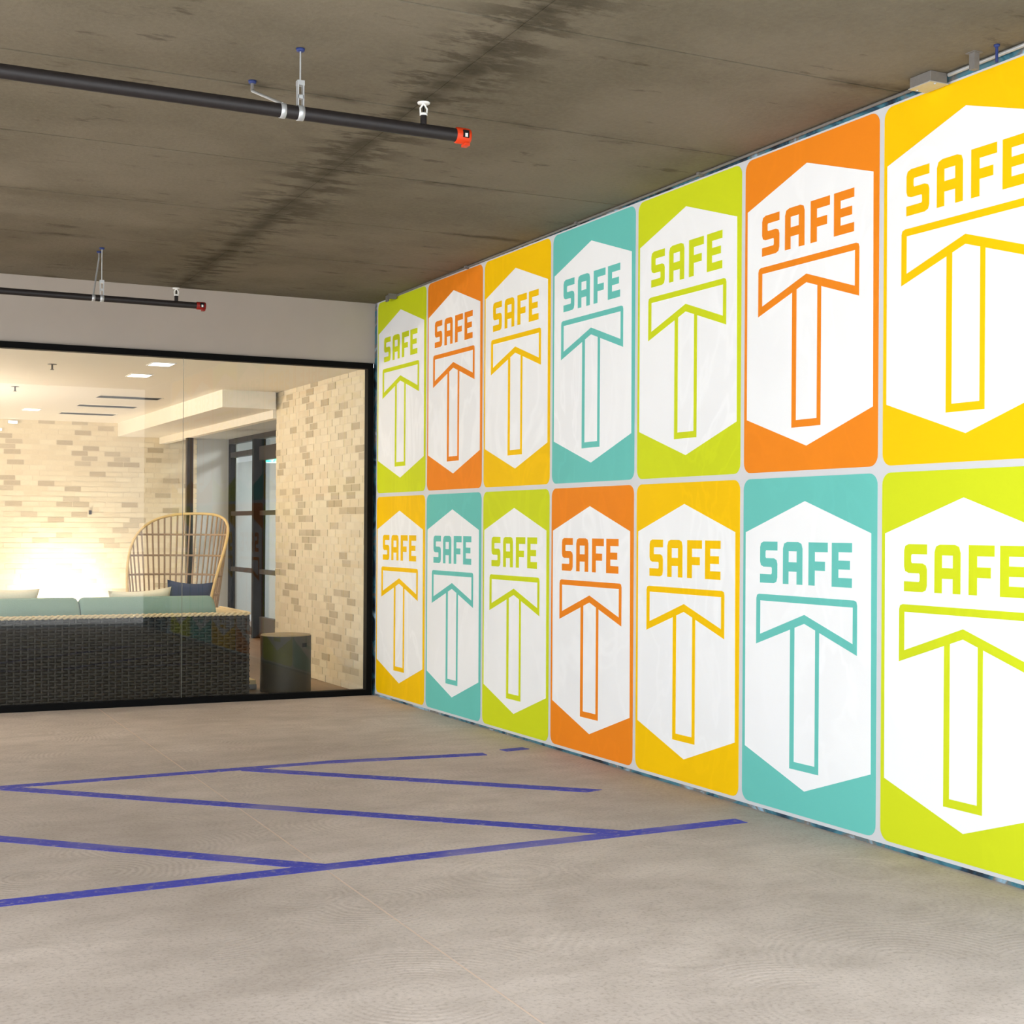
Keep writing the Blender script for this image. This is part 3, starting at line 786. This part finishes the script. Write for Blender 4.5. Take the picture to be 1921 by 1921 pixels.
# ---- cylindrical stool with handle slot
sc = Vector((3.840, 12.25, 0)); stool = empty('drum_stool', sc); tag(stool, 'dark cylindrical drum stool beside the sofa', 'stool')
seg = 96; rr = .224; vs = []; fs = []
lv = [0.0, .03, .398, .434, .47, .495]
ang = math.atan2(-.859, .505)  # slot faces the glass
for z in lv:
    for k in range(seg):
        a = 2 * math.pi * k / seg
        vs.append((sc.x + rr * math.cos(a), sc.y + rr * math.sin(a), z))
for i in range(len(lv) - 1):
    for k in range(seg):
        a = 2 * math.pi * (k + .5) / seg
        d = (a - ang + math.pi) % (2 * math.pi) - math.pi
        if i == 2 and abs(d) < .15: continue
        k2 = (k + 1) % seg
        fs.append((i * seg + k, i * seg + k2, (i + 1) * seg + k2, (i + 1) * seg + k))
MB().add(vs, fs, True).build('body', M['stool'], stool)
MB().lathe([(rr, .495), (rr - .008, .503), (.001, .503)], sc, 96).build('top', M['stool_lit_top'], stool)
MB().lathe([(rr - .03, .02), (rr - .03, .48)], sc, 48).build('liner', M['dark'], stool)

# ---- flat stack on the floor between sofa and stool
tag(MB().box(3.43, 3.64, 12.46, 12.76, .0, .045).build('magazine', M['page_grey'], None, bevel=.003), 'grey lower magazine of the floor stack between sofa and stool', 'magazine')
tag(MB().box(3.42, 3.63, 12.45, 12.75, .045, .085).build('magazine', M['page'], None, bevel=.003), 'cream upper magazine of the floor stack between sofa and stool', 'magazine')

# ================================================================== LOUNGE LIGHTS AND CEILING FITTINGS
WARM = (1.0, .89, .74)
def downlight(x, y, label, watts, size=.18):
    root = empty('downlight', (x, y, LZ)); tag(root, label, 'ceiling light', 'square downlights in the lounge ceiling')
    mb = MB(); h_ = size / 2; o_ = h_ + .012; k_ = 1.35
    for q in ((-o_, o_, -o_, -h_), (-o_, o_, h_, o_), (-o_, -h_, -h_, h_), (h_, o_, -h_, h_)):
        mb.box(x + q[0], x + q[1], y + q[2] * k_, y + q[3] * k_, LZ - .006, LZ + .002)
    mb.build('trim_ring', M['white_plastic'], root)
    MB().box(x - h_, x + h_, y - h_ * k_, y + h_ * k_, LZ - .003, LZ + .002).build('diffuser', M['lamp_lens'], root)
    l = bpy.data.lights.new('lamp', 'AREA'); l.shape = 'SQUARE'; l.size = size; l.energy = watts; l.color = WARM
    o = bpy.data.objects.new('lamp', l); COL.objects.link(o); o.location = (0, 0, -.012); o.parent = root
DW = 10
downlight(2.745, 12.34, 'lit square downlight nearest the glass in the lounge ceiling', DW)
downlight(2.77, 13.35, 'lit square downlight second from the glass in the lounge ceiling', DW)
downlight(2.435, 17.9, 'small far lit downlight before the brick back wall', DW)
for x, y, w_ in ((.6, 12.34, 'nearest the glass'), (.6, 13.35, 'second from the glass'), (.5, 17.9, 'by the brick back wall')):  # downlights added out of view to light the lounge
    downlight(x, y, 'added downlight out of view, ' + w_, DW)
def slot(y, label):
    root = empty('slot_diffuser', (3.15, y, LZ)); tag(root, label, 'air vent', 'linear air slots in the lounge ceiling')
    MB().box(2.83, 3.48, y - .14, y + .14, LZ - .003, LZ + .002).build('slot', M['slot'], root)
    for s_ in (-1, 1):
        MB().box(2.82, 3.49, y + s_ * .146 - .005, y + s_ * .146 + .005, LZ - .006, LZ + .002).build('flange', M['plaster'], root)
slot(15.71, 'longest black air slot in the lounge ceiling, nearest the glass')
slot(16.97, 'middle black air slot of three in the lounge ceiling')
slot(18.24, 'farthest black air slot near the brick back wall')
def head(x, y, label):
    root = empty('ceiling_sprinkler', (x, y, LZ)); tag(root, label, 'sprinkler', 'sprinkler heads in the lounge ceiling')
    MB().lathe([(.001, -.004), (.04, -.004), (.036, .001), (.001, .001)], (x, y, LZ), 20).build('escutcheon', M['galv_dull'], root)
    MB().lathe([(.001, -.05), (.016, -.05), (.016, -.046), (.008, -.042), (.008, -.004), (.001, -.004)], (x, y, LZ), 12).build('head', M['galv_dull'], root)
head(1.911, 12.81, 'small sprinkler head in the lounge ceiling nearest the glass')
head(1.887, 15.05, 'small sprinkler head deeper in the lounge ceiling at the left')
def glow_bar(x0, x1, z0, z1, label):  # added glowing bars standing in for small bright marks
    root = empty('glow_bar', ((x0 + x1) / 2, LB, z0)); tag(root, label, 'wall light', 'glowing bars on the brick back wall')
    MB().box(x0, x1, LB - .05, LB - .012, z0, z1).build('housing', M['white_plastic'], root)
    MB().box(x0 + .006, x1 - .006, LB - .056, LB - .05, z0 + .005, z1 - .005).build('diffuser', M['lamp_lens'], root)
glow_bar(2.38, 2.50, 2.792, 2.830, 'small glowing bar high on the brick wall, right one')
glow_bar(2.18, 2.305, 2.69, 2.725, 'small glowing bar high on the brick wall, left edge')
hk = empty('wall_bracket', (3.44, LB, 1.64)); tag(hk, 'tiny dark bracket on the pale brick back wall', 'bracket')
MB().box(3.422, 3.458, LB - .016, LB - .008, 1.61, 1.665).build('plate', M['dark_bronze'], hk)
MB().box(3.434, 3.446, LB - .045, LB - .016, 1.63, 1.642).build('hook', M['dark_bronze'], hk)
# added globe lamp, unseen behind the sofa, for the glow on the brick wall
gp = Vector((3.05, 19.20, 0)); gl_ = empty('added_globe_lamp', gp); tag(gl_, 'added globe lamp, unseen behind the sofa, lighting the brick wall', 'lamp')
MB().lathe([(.001, 0), (.10, 0), (.10, .02), (.05, .05), (.05, .08), (.001, .08)], gp, 24).build('base', M['dark_bronze'], gl_)
MB().lathe([(.16 * math.sin(R(a)) + .0005, .24 - .16 * math.cos(R(a))) for a in range(0, 181, 12)], gp, 28).build('globe', M['globe'], gl_)
l = bpy.data.lights.new('lamp', 'POINT'); l.energy = 95; l.color = (1, .9, .72); l.shadow_soft_size = .16
lo = bpy.data.objects.new('lamp', l); COL.objects.link(lo); lo.parent = gl_; lo.location = (0, 0, .46)
# added uplight, out of view, to brighten the lounge ceiling
fp = Vector((-.5, 15.6, 0)); fl = empty('added_uplight', fp); tag(fl, 'added unseen uplight brightening the lounge ceiling', 'lamp')
MB().lathe([(.001, 0), (.15, 0), (.15, .02), (.03, .03), (.001, .03)], fp, 28).build('base', M['dark_bronze'], fl)
MB().tube([fp + Vector((0, 0, .03)), fp + Vector((0, 0, 1.62))], .014, 10).build('pole', M['dark_bronze'], fl)
MB().lathe([(.03, 1.60), (.12, 1.68), (.19, 1.80), (.185, 1.80), (.115, 1.69), (.028, 1.615)], fp, 28).build('bowl_shade', M['dark_bronze'], fl)
MB().lathe([(.001, 1.615), (.025, 1.62), (.035, 1.64), (.02, 1.66), (.001, 1.665)], fp, 20).build('bulb', M['globe'], fl)
l = bpy.data.lights.new('lamp', 'POINT'); l.energy = 720; l.color = WARM; l.shadow_soft_size = .05
lo = bpy.data.objects.new('lamp', l); COL.objects.link(lo); lo.parent = fl; lo.location = (0, 0, 1.775)
# corridor lamp
cl = empty('corridor_light', (6.5, 18.8, 3.0)); tag(cl, 'ceiling panel light in the corridor behind the glass door', 'ceiling light')
MB().box(6.2, 6.8, 18.2, 19.4, 2.985, 3.0).build('frame', M['white_plastic'], cl)
MB().box(6.23, 6.77, 18.23, 19.37, 2.98, 2.986).build('diffuser', M['lamp_lens'], cl)
l = bpy.data.lights.new('lamp', 'AREA'); l.shape = 'RECTANGLE'; l.size = .54; l.size_y = 1.1; l.energy = 75; l.color = (.95, 1, 1)
lo = bpy.data.objects.new('lamp', l); COL.objects.link(lo); lo.parent = cl; lo.location = (0, 0, -.03)
# exit sign beyond the glass door
ex = empty('exit_sign', (6.0, 19.75, 2.38)); tag(ex, 'green lit exit sign beyond the glass door, half behind brick', 'exit sign')
MB().box(5.85, 6.30, 19.74, 19.77, 2.37, 2.51).build('housing', M['sign_face'], ex)
MB().tube([(6.07, 19.755, 2.51), (6.07, 19.755, 3.0)], .008, 8).build('stem', M['white_plastic'], ex)
EX = {'E': [[(0, 0), (1, 0), (1, .2), (.3, .2), (.3, .4), (.85, .4), (.85, .6), (.3, .6), (.3, .8), (1, .8), (1, 1), (0, 1)]],
      'X': [[(0, 0), (.3, 0), (.5, .34), (.7, 0), (1, 0), (.66, .5), (1, 1), (.7, 1), (.5, .66), (.3, 1), (0, 1), (.34, .5)]],
      'I': [[(.34, 0), (.66, 0), (.66, 1), (.34, 1)]],
      'T': [[(0, 0), (1, 0), (1, .2), (.65, .2), (.65, 1), (.35, 1), (.35, .2), (0, .2)]]}
for k, chx in enumerate('EXIT'):
    from_bm('letter', prism(EX[chx], lambda u, v, k=k: (5.875 + k * .105 + u * .085, 19.739, 2.495 - v * .11), (0, -.003, 0)), M['exit_green'], ex)
